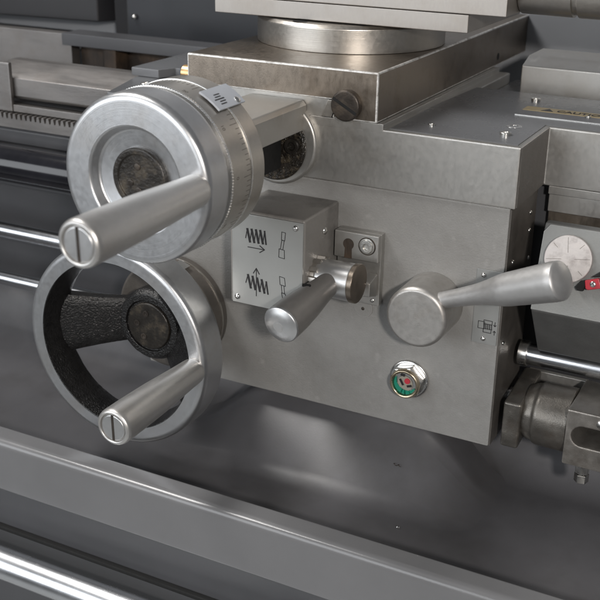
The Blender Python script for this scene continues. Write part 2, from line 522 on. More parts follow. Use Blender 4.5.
# thin slate-coloured skin over the saddle wing tops
finish(prism(bmesh.new(), [(-109, 2), (-4, 2), (-4, 80), (296, 80), (296, 203), (-104, 203), (-109, 120)], 'z', 260.1, 260.6), 'slate_top', M['slate'], car)
finish(B(-301, -112.5, -3.3, 300, 257.5, 264.4), 'bridge_top', M['cast'], car, bevel=0.4)
# male dovetail
finish(prism(bmesh.new(), [(-256, 264.6), (-167.5, 264.6), (-160.5, 279.2), (-263, 279.2)], 'y', -2.6, 480), 'dovetail', M['cast'], car)
# rear wing right of the bridge
finish(prism(bmesh.new(), [(230, 250), (230, 280.5), (252, 287.5), (300, 287.5), (300, 250)], 'x', -70, 300), 'rear_wing', M['cast'], car, bevel=1.4)
finish(prism(bmesh.new(), [(206.5, 211), (320, 211), (320, 249.8), (218, 249.8), (206.5, 258)], 'x', -100, 300), 'rear_ledge', M['slate'], car, bevel=0.8)
# left wing
finish(prism(bmesh.new(), [(-392, 8), (-305.4, 8), (-305.4, 130), (-414, 130), (-414, 84)], 'z', 214, 259), 'left_wing', M['slate'], car, bevel=1.4)
finish(prism(bmesh.new(), [(-420, 86), (-388, 86), (-380, 104), (-305.3, 112), (-305.3, 212), (-420, 212)], 'z', 259.2, 267.5), 'way_cover', M['slate'], car, bevel=1)
# bearing bracket for the cross screw
arm = bmesh.new()
prism(arm, [(-228, 252), (-181, 252), (-181, 272.5), (-184, 276.4), (-234, 276.4), (-238, 272)], 'y', -126, -2.8)
finish(arm, 'bearing_bracket', M['cast'], car, bevel=1.2)
flg = LT(fillet([(-1, 0), (-1, 36.5), (4.5, 36.5), (6, 35), (6, 0)], 1.2, 3), (-205.5, -2.8, 240), NY, 72)
for v in flg.verts:
    v.co.z = min(v.co.z, 276.2)
finish(flg, 'bracket_flange', M['cast'], car)
fb = LT([(-1, 0), (-1, 30.5), (1, 31), (3, 29), (3, 0)], (-208.5, -8.8, 238), NY, 48)
for v in fb.verts:
    v.co.z = min(v.co.z, 252.2)
gr = finish(fb, 'greasy_recess', M['grease'], car)
lm = bmesh.new()
rn = random.Random(3)
for i in range(70):
    th = rn.uniform(0, 6.28)
    rr = rn.uniform(17, 28) if i > 20 else rn.uniform(24, 29)
    zz = 238 + rr * math.sin(th)
    if zz > 250:
        continue
    dome(lm, (-208.5 + rr * math.cos(th), -11.7, zz), NY, rn.uniform(0.5, 1.6), rn.uniform(0.5, 1.4), 8)
finish(lm, 'grease', M['grease'], gr)
sc = LT(fillet([(0, 0), (0, 6.4), (5, 6.4), (5, 3.4), (2, 3.2), (2, 0)], 0.6, 3), (-188.2, -11.5, 239.5), NY, 32)
finish(sc, 'cap_screw', M['hubcap'], car)
finish(B(-230, -197.5, -126, -13.5, 219, 251.8), 'hollow_shade', M['black'], car, bevel=3)  # black block under the bracket: the hollow's shade put into its colour
# dark sheets on the right ends: oily iron with side shade in colour
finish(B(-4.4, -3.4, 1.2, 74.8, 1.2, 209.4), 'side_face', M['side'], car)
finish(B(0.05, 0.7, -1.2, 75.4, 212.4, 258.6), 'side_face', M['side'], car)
for (yy, zz) in ((23, 127), (12, 92), (18, 161), (60, 176), (62, 120), (58, 192), (66, 150)):
    finish(dome(bmesh.new(), (-3.4, yy, zz), (1, 0, 0), 2.0, 1.2, 12), 'side_screw', M['bolt'], car)
# top screws
for (xx, yy, zz, rr) in ((-22, 29, 260.6, 4.6), (-38, 172, 260.6, 4.2), (-380, 53, 259, 5.0), (-84, 30, 260.6, 2.6), (20, 125, 260.6, 2.4)):
    s = LT(fillet([(-1, 0), (-1, rr), (rr * 0.5, rr), (rr * 0.5, rr * 0.5), (rr * 0.1, rr * 0.45), (rr * 0.1, 0)], rr * 0.12, 3), (xx, yy, zz), (0, 0, 1), 28)
    finish(s, 'cap_screw', M['bolt'], car)
for (xx, yy, zz) in ((-25, 62, 260.6), (-373, 88, 259.4)):
    s = LT([(0.3, 3.5), (0.2, 6.4), (-0.2, 6.6), (-1, 6.6), (-1, 3.5), (0.3, 3.5)], (xx, yy, zz), (0, 0, 1), 32)
    finish(s, 'plug_ring', M['bright'], car)
# caution label on the saddle wing
lab = finish(B(-37.5, 130, 106, 143.5, 260.4, 260.9), 'caution_label', M['labelgrey'], car)
finish(B(-37.3, 130, 127, 143.2, 260.85, 261.1), 'yellow_band', M['yellow'], lab)
finish(B(-37.5, 130, 105.0, 105.9, 260.4, 261.2), 'label_edge', M['bright'], lab)


def text_mesh(txt, size, ext=0.2):
    cu = bpy.data.curves.new('lettering', 'FONT')
    cu.body = txt
    cu.size = size
    cu.extrude = ext
    cu.offset = size * 0.012
    o = bpy.data.objects.new('lettering', cu)
    COL.objects.link(o)
    dg = bpy.context.evaluated_depsgraph_get()
    me = bpy.data.meshes.new_from_object(o.evaluated_get(dg))
    bm = bmesh.new()
    bm.from_mesh(me)
    bpy.data.objects.remove(o)
    bpy.data.curves.remove(cu)
    return bm


tb = text_mesh('CAUTION', 10.5)
for v in tb.verts:
    v.co = Vector((-9 + v.co.x * 0.95, 131 + v.co.y, 261.25 + v.co.z * 0.5))
finish(tb, 'lettering', M['ink'], lab)
tri = bmesh.new()
prism(tri, [(-22, 130.5), (-11.5, 130.5), (-16.8, 140)], 'z', 261.05, 261.3)
finish(tri, 'warning_triangle', M['ink'], lab)

# ---- gear selector box with symbol plate
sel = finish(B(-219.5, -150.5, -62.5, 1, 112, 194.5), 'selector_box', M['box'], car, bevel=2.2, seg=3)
pl = finish(B(-216.5, -151.2, -64.2, -62.0, 113.5, 192.5), 'symbol_plate', M['plate'], sel, bevel=0.5)
Y0 = -64.2
for (xx, zz) in ((-212, 187), (-157.8, 187.6), (-211.6, 119), (-156.5, 119)):
    finish(dome(bmesh.new(), (xx, Y0, zz), NY, 2.6, 1.9), 'rivet', M['bright'], sel)


def zigzag(x0, z0, n, pitch, amp, slant=0.0, sh=0.0):
    """thread symbol: thick and thin strokes alternating"""
    s = []
    for i in range(n):
        xa = x0 + i * pitch
        za = z0 + i * slant
        s.append(((xa, za + amp), (xa + pitch * 0.62, za - amp + sh), 1.95))
        s.append(((xa + pitch * 0.62, za - amp + sh), (xa + pitch, za + amp + slant), 0.6))
    return s


def outline(pts, wd=0.42):
    return [(pts[i], pts[(i + 1) % len(pts)], wd) for i in range(len(pts))]


s1 = zigzag(-202, 174.6, 4, 4.0, 5.4, 0.15)
s1.append(((-203.6, 172), (-202, 180), 0.7))
s1.append(((-186, 180.5), (-184.6, 169.5), 1.3))
s1 += [((-201.5, 164.6), (-186.2, 164.6), 0.65), ((-186, 164.6), (-190.4, 167.4), 0.75), ((-186, 164.6), (-190.4, 161.6), 0.75)]
s2 = zigzag(-201.5, 134.6, 4, 4.3, 5.6, -0.7)
s2.append(((-203.6, 133), (-201.5, 140.2), 0.7))
s2.append(((-184.3, 137.2), (-182.6, 126.5), 1.3))
s2 += [((-193.6, 147.0), (-193.6, 122.8), 0.6), ((-193.6, 147.2), (-196.4, 142.6), 0.75), ((-193.6, 147.2), (-190.8, 142.6), 0.75)]
finish(strokes(bmesh.new(), s1, Y0), 'thread_symbol', M['ink'], sel)
finish(strokes(bmesh.new(), s2, Y0), 'thread_symbol', M['ink'], sel)
l1 = outline([(-170.3, 182.6), (-166.9, 182.3), (-167.6, 175.5), (-170.5, 175.9)]) + outline([(-170.2, 175.7), (-168.0, 175.4), (-169.2, 167.6), (-171.4, 167.9)]) + outline([(-172.6, 168.0), (-167.8, 167.4), (-167.6, 160.2), (-172.8, 160.8)])
l2 = outline([(-172.0, 144.3), (-167.4, 143.6), (-166.4, 136.6), (-171.4, 137.2)]) + outline([(-170.2, 137.0), (-167.8, 136.7), (-167.2, 130.0), (-169.6, 130.4)]) + outline([(-170.0, 130.3), (-166.6, 129.8), (-164.8, 123.4), (-168.6, 123.9)])
finish(strokes(bmesh.new(), l1, Y0), 'lever_symbol', M['ink'], sel)
finish(strokes(bmesh.new(), l2, Y0), 'lever_symbol', M['ink'], sel)
finish(dome(bmesh.new(), (-150.5, -26, 176), (1, 0, 0), 3.4, 2), 'side_screw', M['bolt'], sel)
# smudge of dark grease on the box top
# ---- keyed bracket plate right of the box
kp = bmesh.new()
prism(kp, [(-147.2, 110.5), (-107.3, 110.5), (-107.3, 174), (-147.2, 174)], 'y', -7.5, -0.2)
kpo = finish(kp, 'bracket_plate', M['cast'], car, bevel=0.8)


def keyhole_poly():
    pts = []
    cx, cz, r = -134.2, 163.5, 4.9
    for i in range(17):
        a = rad(-50 + i * 280 / 16)
        pts.append((cx + r * math.cos(a), cz + r * math.sin(a)))
    pts += [(cx - 3.6, 151.2), (cx + 3.4, 151.2)]
    return pts


up = bmesh.new()
prism(up, [(-147.2, 151.0), (-107.3, 151.0), (-107.3, 174), (-147.2, 174)], 'y', -14, -7.4)
finish(up, 'clamp_block', M['cast'], kpo, bevel=0.8)
kh = bmesh.new()
prism(kh, keyhole_poly(), 'y', -14.25, -13.0)
finish(kh, 'keyhole', M['brown'], kpo)
cs = LT(fillet([(0, 0), (0, 6.6), (1, 7), (1, 5.8), (2.6, 5.6), (2.6, 2.9), (0.6, 2.7), (0.6, 0)], 0.3, 2), (-117.4, -13.9, 164.2), NY, 36)
finish(cs, 'cap_screw', M['bolt'], kpo)
cs = LT(fillet([(0, 0), (0, 7.8), (0.15, 7.8), (0.15, 0)], 0.05, 1), (-117.4, -14.05, 164.2), NY, 36)
finish(cs, 'screw_counterbore', M['dark'], kpo)
finish(dome(bmesh.new(), (-113.5, -7.4, 114.5), NY, 1.9, 1), 'set_screw', M['bolt'], kpo)
# plug disc half hidden under the plate
pd = LT(fillet([(-0.5, 0), (-0.5, 8.8), (0.9, 8.8), (0.9, 0)], 0.4, 2), (-124.5, -0.1, 103.5), NY, 40)
pdo = finish(pd, 'plug_disc', M['paint'], car)
finish(dome(bmesh.new(), (-124.5, -1, 102.5), NY, 1.5, 0.6), 'centre_screw', M['dark'], pdo)
# ---- small label plate near the right edge
lp = finish(B(-26.5, -5.5, -1.3, -0.2, 94, 158), 'half_nut_plate', M['plate2'], car, bevel=0.3)
for zz, xx in ((153.2, -20.6), (98.4, -16.6)):
    finish(dome(bmesh.new(), (xx, -1.3, zz), NY, 2.1, 1.5), 'rivet', M['bright'], lp)
s = outline([(-21.8, 113.4), (-16.4, 113.4), (-16.4, 107.2), (-21.8, 107.2)], 0.45)
s += outline([(-17.2, 115.0), (-10.2, 115.0), (-10.2, 111.8), (-17.2, 111.8)], 0.5)
s += outline([(-17.2, 107.6), (-10.6, 107.6), (-10.6, 104.4), (-17.2, 104.4)], 0.5)
for k in range(5):
    s.append(((-17.0 + k * 1.6, 112), (-16.6 + k * 1.6, 107.4), 0.7))
s += [((-7.8, 114.6), (-7.8, 110.9), 0.5), ((-7.8, 110.9), (-8.9, 112.1), 0.5), ((-7.8, 110.9), (-6.7, 112.1), 0.5)]
s += [((-7.8, 103.4), (-7.8, 107.0), 0.5), ((-7.8, 107.0), (-8.9, 105.8), 0.5), ((-7.8, 107.0), (-6.7, 105.8), 0.5)]
finish(strokes(bmesh.new(), s, -1.3, 0.12), 'half_nut_symbol', M['ink'], lp)

# ---- oil sight glass
SG = (-78.2, 0, 46.8)
sg = LT(fillet([(-0.5, 0), (-0.5, 17.6), (2.2, 17.6), (3.2, 16.4), (3.2, 0)], 0.6, 2), SG, NY, 56)
sgo = finish(sg, 'oil_sight_glass', M['bright'], car)
hexn = bmesh.new()
hx = [(SG[0] + 15.2 * math.cos(rad(15 + 60 * k)), SG[2] + 15.2 * math.sin(rad(15 + 60 * k))) for k in range(6)]
prism(hexn, hx, 'y', -11, -3)
finish(hexn, 'hex_nut', M['bright'], sgo, bevel=1.2)
ring = LT(fillet([(10.5, 10.2), (13.8, 10.6), (14.3, 12.2), (13.2, 13.2), (10.5, 13.4)], 0.5, 3), SG, NY, 56)
finish(ring, 'threaded_ring', M['pale'], sgo)
finish(LT([(11.15, 0), (11.15, 6.8), (11.45, 7.0)], SG, NY, 48), 'reflector', M['cream'], sgo)
gc = bmesh.new()
n_ = 26
for i in range(n_):
    a0_, a1_ = rad(150 + 190 * i / n_), rad(150 + 190 * (i + 1) / n_)
    w0_, w1_ = [1.2 + 3.0 * math.sin(math.pi * k / n_) for k in (i, i + 1)]
    pts = [(10.0, a0_), (10.0, a1_), (10.0 - w1_, a1_), (10.0 - w0_, a0_)]
    prism(gc, [(SG[0] + r_ * math.cos(a_), SG[2] + r_ * math.sin(a_)) for r_, a_ in pts], 'y', -11.9, -11.2)
finish(gc, 'green_crescent', M['green'], sgo)
finish(LT([(11.2, 0), (12.0, 0.1), (12.0, 2.5), (11.2, 2.6)], (SG[0] + 2.0, 0, SG[2] + 2.6), NY, 24), 'red_spot', M['red'], sgo)
sl = [((-3.8, 7.6), (-1.0, 7.2), 1.7), ((-4.4, 3.0), (-1.8, -1.4), 1.8), ((2.6, -2.0), (5.6, -1.0), 2.0)]
for p_, q_, wd in sl:
    finish(strokes(bmesh.new(), [((SG[0] + p_[0], SG[2] + p_[1]), (SG[0] + q_[0], SG[2] + q_[1]), wd)], -11.6, 0.3), 'dark_slot', M['ink'], sgo)

# ================================================================ CROSS SLIDE
csl = thing('cross_slide', (-206, 200, 264), 'brown oiled iron cross slide block with bright chipped front edge', 'cross slide')
body = bmesh.new()
prism(body, [(-294.5, 264.8), (-265, 264.8), (-272, 279.6), (-151.5, 279.6), (-157, 264.8), (-117, 264.8), (-117, 305), (-294.5, 305)], 'y', -6, 500)
finish(body, 'slide_body', M['iron'], csl, bevel=1.5, edge=M['edge'])
finish(prism(bmesh.new(), [(-167, 265.2), (-157.6, 265.2), (-152, 279.2), (-161, 279.2)], 'y', -5.2, 470), 'gib_strip', M['turned'], csl, bevel=0.5)
gs = LT(fillet([(-0.5, 0), (-0.5, 12.6), (5.2, 12.6), (6.2, 11.4), (6.2, 0)], 0.8, 3), (-142.8, -6, 277.2), NY, 48)
gso = finish(gs, 'gib_screw', M['dark'], csl)
finish(strokes(bmesh.new(), [((-152.5, 282.4), (-133.2, 272.0), 2.6)], -12.2, 0.12), 'slot', M['black'], gso)
finish(LT([(-0.3, 0), (-0.3, 3.4), (0.25, 3.6), (0.25, 0)], (-117, 306, 274), (1, 0, 0), 24), 'oil_hole', M['black'], csl)
finish(CY((-294.4, 8, 285), (-1, 0, 0), 0, 12, 7.0), 'brass_nipple', M['brass'], csl)

# ================================================================ COMPOUND REST
cr = thing('compound_rest', (-208, 140, 305), 'ground steel compound rest on round swivel base at the top edge', 'compound rest')
sb = LT(fillet([(-0.4, 0), (-0.4, 86.5), (20, 86.5), (23, 83.5), (23, 0)], [0, 0.5, 0.8, 0.8, 0], 3), (-208, 139, 305.6), (0, 0, 1), 144)
sbo = finish(sb, 'swivel_base', M['turned_z'], cr)
bh = LT([(0, 0), (0, 6.5), (0.25, 6.8), (0.25, 0)], (-222, 63, 328.6), (0, 0, 1), 32)
finish(bh, 'bolt_hole', M['black'], sbo)
finish(B(-311, -72, 67, 215, 329.8, 344.5), 'slide_base', M['cast2'], cr, bevel=0.8)
finish(B(-340, -40, 63.5, 218, 345.3, 400), 'top_slide', M['cast2'], cr, bevel=0.8)
finish(B(-335, -75, 70, 210, 344.2, 345.6), 'slide_joint', M['dark'], cr)
finish(CY((-40, 120, 362), (1, 0, 0), -1, 14, 8), 'screw_shaft', M['dark'], cr)
dl = fillet([(12, 0), (12, 17), (15, 24), (58, 24.5), (58, 22.4), (62, 22.4), (62, 24.6), (92, 24.6), (93.5, 26.4), (98, 26.4), (99, 24.2), (240, 24.2), (240, 0)], 0.8, 2)
finish(LT(dl, (-54, 108, 368), (1, 0, 0), 96), 'feed_dial', M['turned'], cr)
tk = bmesh.new()
for k in range(80):
    th = 2 * math.pi * k / 80
    L_ = 7 if k % 5 == 0 else 4
    yy, zz = math.cos(th), math.sin(th)
    c = Vector((0, yy, zz)) * 24.65
    u = Vector((0, -zz, yy)) * 0.22
    n = Vector((0, yy, zz)) * 0.08
    o3 = Vector((-54, 108, 368))
    vs = []
    for xx in (91.5 - L_, 91.5):
        for a_ in (-1, 1):
            for b_ in (-1, 1):
                vs.append(tk.verts.new(o3 + Vector((xx, 0, 0)) + c + u * a_ + n * b_))
    for f in ((0, 1, 3, 2), (4, 6, 7, 5), (0, 4, 5, 1), (2, 3, 7, 6), (0, 2, 6, 4), (1, 5, 7, 3)):
        tk.faces.new([vs[i] for i in f])
finish(tk, 'graduations', M['ink'], cr)


# ================================================================ HANDWHEEL GRIPS
def make_grip(root, length, parent, r_end=15.0, r_root=11.2):
    p = [(-1.0, 0), (-1.0, r_root * 0.92), (2, r_root), (length * 0.22, r_root + 1.0), (length * 0.5, (r_root + r_end) / 2 + 0.9), (length * 0.8, r_end - 0.1), (length - 3.5, r_end), (length - 1.2, r_end - 0.7), (length, r_end - 2.4), (length - 0.4, r_end - 3.4), (length - 2.4, r_end - 3.8), (length - 2.4, 0)]
    p = fillet(p, [0, 0.4, 1, 8, 8, 8, 1.5, 0.8, 0.6, 0.4, 0.3, 0], 4)
    g = finish(LT(p, root, NY, 64), 'grip', M['grip'], parent, ang=50)
    # slotted screw in the end
    rs = r_end - 4.6
    s = bmesh.new()
    lathe(s, fillet([(length - 3, 0), (length - 3, rs), (length - 1.2, rs), (length - 0.7, rs - 0.6), (length - 0.7, 0)], 0.3, 2), root, NY, 48)
    so = so = finish(s, 'end_screw', M['satin'], g)
    yy = root[1] - length + 0.7
    finish(strokes(bmesh.new(), [((root[0] + 0.2, root[2] - rs + 0.6), (root[0] - 0.2, root[2] + rs - 0.6), 2.3)], yy, 0.05), 'screw_slot', M['dark'], g)
    return g


# ---- upper: cross slide handwheel
AX, AZ, YF, RW = -209.5, 253.4, -205.0, 60.0
uw = thing('cross_slide_handwheel', (AX, -160, AZ), 'solid aluminium disc handwheel with graduated dial and long grip above the spoked one', 'handwheel')


def T(y):  # distance along -Y from y=0
    return -y


wp = [(T(-177), 20), (T(-177), 56.5), (T(-178.5), RW - 0.6), (T(-181), RW), (T(YF) - 4.5, RW), (T(YF) - 1.2, RW - 1.2), (T(YF), RW - 4), (T(YF), 38.2), (T(YF) - 1.0, 37.2), (T(YF) - 7, 34.8), (T(YF) - 8, 33.4), (T(YF) - 9.5, 22.0), (T(YF) - 9.5, 20)]
wp = fillet(wp, [0, 0.5, 1, 1, 1.5, 1.5, 1.5, 0.6, 0.8, 0.8, 1, 0.5, 0], 4)
finish(LT(wp, (AX, 0, AZ), NY, 160), 'wheel_disc', M['satin_y'], uw, ang=38)
hb = fillet([(T(-178), 0), (T(-178), 21.9), (T(YF) - 6.0, 21.9), (T(YF) - 5.2, 20.8), (T(YF) - 5.2, 17.6), (T(YF) - 6.6, 17.0), (T(YF) - 6.6, 0)], 0.5, 3)
hub = finish(LT(hb, (AX, 0, AZ), NY, 80), 'hub', M['hubcap'], uw)
for a in (205, 262, 100):
    r_ = 8.5
    c = (AX + r_ * math.cos(rad(a)), T(0) + YF + 6.6, AZ + r_ * math.sin(rad(a)))
    finish(LT(fillet([(-0.3, 0), (-0.3, 2.6), (0.5, 2.6), (0.9, 1.8), (0.9, 0)], 0.2, 2), c, NY, 20), 'pin', M['dark'], hub)
kn = LT(fillet([(T(-173.5), 50), (T(-173.5), RW + 0.5), (T(-176.0), RW + 0.5), (T(-176.0), 50)], 0.4, 2), (AX, 0, AZ), NY, 720, rf=lambda th, t, r: r - (0.4 if int(th / (2 * math.pi) * 720 + 0.5) % 4 < 2 and r > 55 else 0))
finish(kn, 'knurled_ring', M['bright'], uw)
finish(LT(fillet([(T(-148.5), 40), (T(-148.5), RW - 0.4), (T(-173.2), RW - 0.4), (T(-173.2), 40)], 0.4, 2), (AX, 0, AZ), NY, 128), 'dial_ring', M['turned_y'], uw)
finish(LT(fillet([(T(-146.6), 40), (T(-146.6), RW + 0.4), (T(-148.4), RW + 0.4), (T(-148.4), 40)], 0.5, 2), (AX, 0, AZ), NY, 128), 'bright_ring', M['bright'], uw)
finish(LT(fillet([(T(-127), 0), (T(-127), RW - 3), (T(-130), RW), (T(-146.4), RW), (T(-146.4), 0)], 0.8, 3), (AX, 0, AZ), NY, 128), 'back_collar', M['turned_y'], uw)
tk = bmesh.new()
N_ = 100
for k in range(N_):
    th = 2 * math.pi * k / N_
    L_ = 8.5 if k % 10 == 0 else (6.5 if k % 5 == 0 else 4.2)
    e = Vector((math.cos(th), 0, math.sin(th)))
    u = Vector((-math.sin(th), 0, math.cos(th))) * 0.24
    c0 = Vector((AX, 0, AZ)) + e * (RW - 0.4)
    vs = []
    for yy in (-150 - L_, -149.4):
        for a_ in (-1, 1):
            for b_ in (-1, 1):
                vs.append(tk.verts.new(c0 + Vector((0, yy, 0)) + u * a_ + e * 0.07 * b_))
    for f in ((0, 1, 3, 2), (4, 6, 7, 5), (0, 4, 5, 1), (2, 3, 7, 6), (0, 2, 6, 4), (1, 5, 7, 3)):
        tk.faces.new([vs[i] for i in f])
finish(tk, 'graduations', M['faint'], uw)
# dial numbers wrapped round the dial
for k in range(10):
    th = 2 * math.pi * k / 10
    b_ = text_mesh(str(k * 10), 4.6)
    for v in b_.verts:
        a = th + (v.co.x - 2.4) / RW * -1.0
        rr = RW - 0.42 + v.co.z * 0.3
        v.co = Vector((AX + rr * math.cos(a), -170.5 + v.co.y + 2.0, AZ + rr * math.sin(a)))
    finish(b_, 'dial_number', M['faint'], uw)
# index tag bent over the collar (fixed to bracket)
tg = bmesh.new()
a0, a1, K = 47, 65, 8
rows = []
for i in range(K + 1):
    a = rad(a0 + (a1 - a0) * i / K)
    row = []
    for yy in (-161.5, -127):
        for rr in (RW + 0.9, RW + 2.3):
            row.append(tg.verts.new((AX + rr * math.cos(a), yy, AZ + rr * math.sin(a))))
    rows.append(row)
for A_, B_ in zip(rows[:-1], rows[1:]):
    for i, j in ((0, 1), (1, 3), (3, 2), (2, 0)):
        tg.faces.new((A_[i], A_[j], B_[j], B_[i]))
tg.faces.new((rows[0][0], rows[0][1], rows[0][3], rows[0][2]))
tg.faces.new((rows[-1][0], rows[-1][1], rows[-1][3], rows[-1][2]))
tgo = finish(tg, 'index_tag', M['tagm'], uw)
mk = bmesh.new()


def on_tag(a, y, da, dy, h=0.25):
    e = Vector((math.cos(a), 0, math.sin(a)))
    u = Vector((-math.sin(a), 0, math.cos(a))) * da
    c0 = Vector((AX, y, AZ)) + e * (RW + 2.25)
    vs = []
    for yy in (-dy, dy):
        for a_ in (-1, 1):
            for b_ in (-1, 1):
                vs.append(mk.verts.new(c0 + Vector((0, yy, 0)) + u * a_ + e * h * 0.5 * b_))
    for f in ((0, 1, 3, 2), (4, 6, 7, 5), (0, 4, 5, 1), (2, 3, 7, 6), (0, 2, 6, 4), (1, 5, 7, 3)):
        mk.faces.new([vs[i] for i in f])


on_tag(rad(54.5), -151.5, 0.5, 6.0, 0.25)
for k, dx in enumerate((-4.2, -2.1, 2.1, 4.2)):
    on_tag(rad(54.5) + dx / RW, -151 + (k % 2) * 1.2, 0.45, 3.6, 0.25 + 0.01 * k)
finish(mk, 'index_marks', M['ink'], tgo)
a = rad(50)
finish(dome(bmesh.new(), (AX + (RW + 2.3) * math.cos(a), -134, AZ + (RW + 2.3) * math.sin(a)), (math.cos(a), 0, math.sin(a)), 2.8, 1.4), 'tag_rivet', M['bright'], tgo)
make_grip((-158.8, YF, 254.6), 125.0, uw)

# ---- lower: carriage handwheel
LX, LZ, LYF, LR = -312.2, 65.4, -105.0, 92.4
lw = thing('carriage_handwheel', (LX, -50, LZ), 'large open handwheel with black cast spoke and aluminium rim below the disc handwheel', 'handwheel')
rm = fillet([(T(LYF), 77.5), (T(LYF), LR - 4.5), (T(LYF) - 1.4, LR - 1.4), (T(LYF) - 5, LR), (T(-76), LR), (T(-73), LR - 2), (T(-73), 80)], [0, 1.5, 1.5, 1.5, 1.5, 1, 0], 4)
finish(LT(rm, (LX, 0, LZ), NY, 160), 'rim', M['satin_y'], lw, ang=40)


def rough_rf(th, t, r):
    q = Vector((math.cos(th) * 9, math.sin(th) * 9, t * 0.15))
    return r + noise.noise(q) * 0.5 + noise.noise(q * 3.1) * 0.3


ri = [(T(LYF) - 0.2, 77.8), (T(LYF) - 0.6, 77.0), (T(-90), 74.0), (T(-80), 73.0), (T(-73.2), 74.5), (T(-72.8), 80.5)]
finish(LT(ri, (LX, 0, LZ), NY, 160, rough_rf), 'rim_lining', M['rough'], lw)
# spokes, tapered, running from the recessed hub out to the rim
def spoke(ang, w0=21, w1=30, th0=7, th1=9):
    bm = bmesh.new()
    ca, sa = math.cos(rad(ang)), math.sin(rad(ang))
    n = 26
    m_ = 16
    rings = []
    for i in range(n + 1):
        s_ = i / n
        r_ = 25 + (78 - 25) * s_
        yc = -42 + (-80 + 42) * s_
        wd = w0 + (w1 - w0) * s_ ** 1.4
        tk_ = th0 + (th1 - th0) * s_
        ring = []
        for k in range(m_ * 2):
            q = 2 * math.pi * k / (m_ * 2)
            # rounded-rectangle section
            cx_, cy_ = math.cos(q), math.sin(q)
            f = 1 / (abs(cx_) ** 6 + abs(cy_) ** 6) ** (1 / 6)
            a_ = cx_ * f * wd
            b_ = cy_ * f * tk_
            p = Vector((r_ * ca - a_ * sa, yc + b_, r_ * sa + a_ * ca))
            nz = noise.noise(p * 0.55) * 0.55 + noise.noise(p * 1.3) * 0.45
            p += Vector((0, 1, 0)) * nz * (1 if b_ > 0 else 1) * 0.8
            ring.append(bm.verts.new(p + Vector((LX, 0, LZ))))
        rings.append(ring)
    for A_, B_ in zip(rings[:-1], rings[1:]):
        for k in range(m_ * 2):
            j = (k + 1) % (m_ * 2)
            bm.faces.new((A_[k], A_[j], B_[j], B_[k]))
    bm.faces.new(rings[0])
    bm.faces.new(rings[-1][::-1])
    return bm


finish(spoke(181), 'spoke', M['rough'], lw)
finish(spoke(40, 20, 30), 'spoke', M['rough'], lw)
finish(spoke(-24, 22, 32), 'spoke', M['rough'], lw)
hbp = fillet([(T(-28), 0), (T(-28), 33), (T(-48), 34.5), (T(-53), 30.5), (T(-53), 24.8), (T(-50.5), 24.2), (T(-50.5), 0)], [0, 1, 3, 1, 0.5, 0.5, 0], 4)
hbo = finish(LT(hbp, (LX, 0, LZ), NY, 96, lambda th, t, r: r + (noise.noise(Vector((math.cos(th) * 6, math.sin(th) * 6, t * 0.3))) * 0.5 if r > 24.5 else 0)), 'hub', M['rough'], lw)
hc = fillet([(T(-49), 0), (T(-49), 22.4), (T(-52.6), 22.4), (T(-53.4), 21.6), (T(-53.4), 0)], 0.5, 3)
hco = finish(LT(hc, (LX, 0, LZ), NY, 64), 'hub_cap', M['hubcap'], hbo)
for a in (100, 175, 245):
    c = (LX + 12 * math.cos(rad(a)), -53.3, LZ + 12 * math.sin(rad(a)))
    finish(LT(fillet([(-0.3, 0), (-0.3, 3.0), (0.8, 3.0), (0.8, 1.6), (0.2, 1.5), (0.2, 0)], 0.2, 2), c, NY, 20), 'hub_screw', M['dark'], hbo)
finish(LT(fillet([(T(-1), 0), (T(-1), 52), (T(-24), 52), (T(-26), 50), (T(-26), 0)], 1.0, 3), (LX, 0, LZ), NY, 96), 'back_flange', M['side'], lw)
finish(LT(fillet([(T(-9), 48), (T(-9), 53.0), (T(-11), 53.0), (T(-11), 48)], 0.4, 2), (LX, 0, LZ), NY, 96), 'flange_groove', M['turned'], lw)
a = rad(72)
mb = bmesh.new()
for k in range(7):
    aa = rad(66 + 12 * k / 6)
    for rr in (51.6, 55.4):
        for yy in (-27, -16):
            mb.verts.new((LX + rr * math.cos(aa), yy, LZ + rr * math.sin(aa)))
mb.verts.ensure_lookup_table()
V = mb.verts
for k in range(6):
    b0, b1 = k * 4, k * 4 + 4
    for i, j in ((0, 1), (1, 3), (3, 2), (2, 0)):
        mb.faces.new((V[b0 + i], V[b0 + j], V[b1 + j], V[b1 + i]))
mb.faces.new((V[0], V[1], V[3], V[2]))
mb.faces.new((V[24], V[25], V[27], V[26]))
finish(mb, 'index_tag', M['bright'], lw)
make_grip((-230.6, LYF, 62.6), 112.0, lw)

# ================================================================ FEED ENGAGE LEVER
fe = thing('feed_lever', (-135, -42, 141), 'short tapered grey feed lever on a horizontal steel shaft beside the symbol plate', 'lever')
SX = (0, -40, 141)
finish(LT(fillet([(-150.4, 0), (-150.4, 12), (-146, 15.4), (-122, 15.8), (-116.5, 15.8), (-116.5, 0)], 1.2, 3), SX, (1, 0, 0), 72), 'shaft', M['satin'], fe)
gt = LT([(-150.3, 0), (-150.3, 17.4), (-143.5, 17.4), (-143.0, 14)], SX, (1, 0, 0), 96, rf=lambda th, t, r: r - (2.6 if int(th / (2 * math.pi) * 96) % 8 < 4 and r > 15 else 0))
finish(gt, 'splined_collar', M['turned'], fe)
finish(LT(fillet([(-116.6, 0), (-116.6, 16.4), (-112.4, 16.4), (-112.0, 15.8), (-112.0, 0)], 0.4, 2), SX, (1, 0, 0), 72), 'cam_disc', M['iron'], fe)
sp = bmesh.new()
prism(sp, [(-24, 124), (-8, 119), (-8, 140), (-24, 136)], 'x', -143, -109)
finish(sp, 'shaft_saddle', M['cast'], fe, bevel=1.5)
p0 = Vector((-133.5, -46, 141.5))
p1 = Vector((-141.5, -118, 128.5))
d = p1 - p0
L_ = d.length
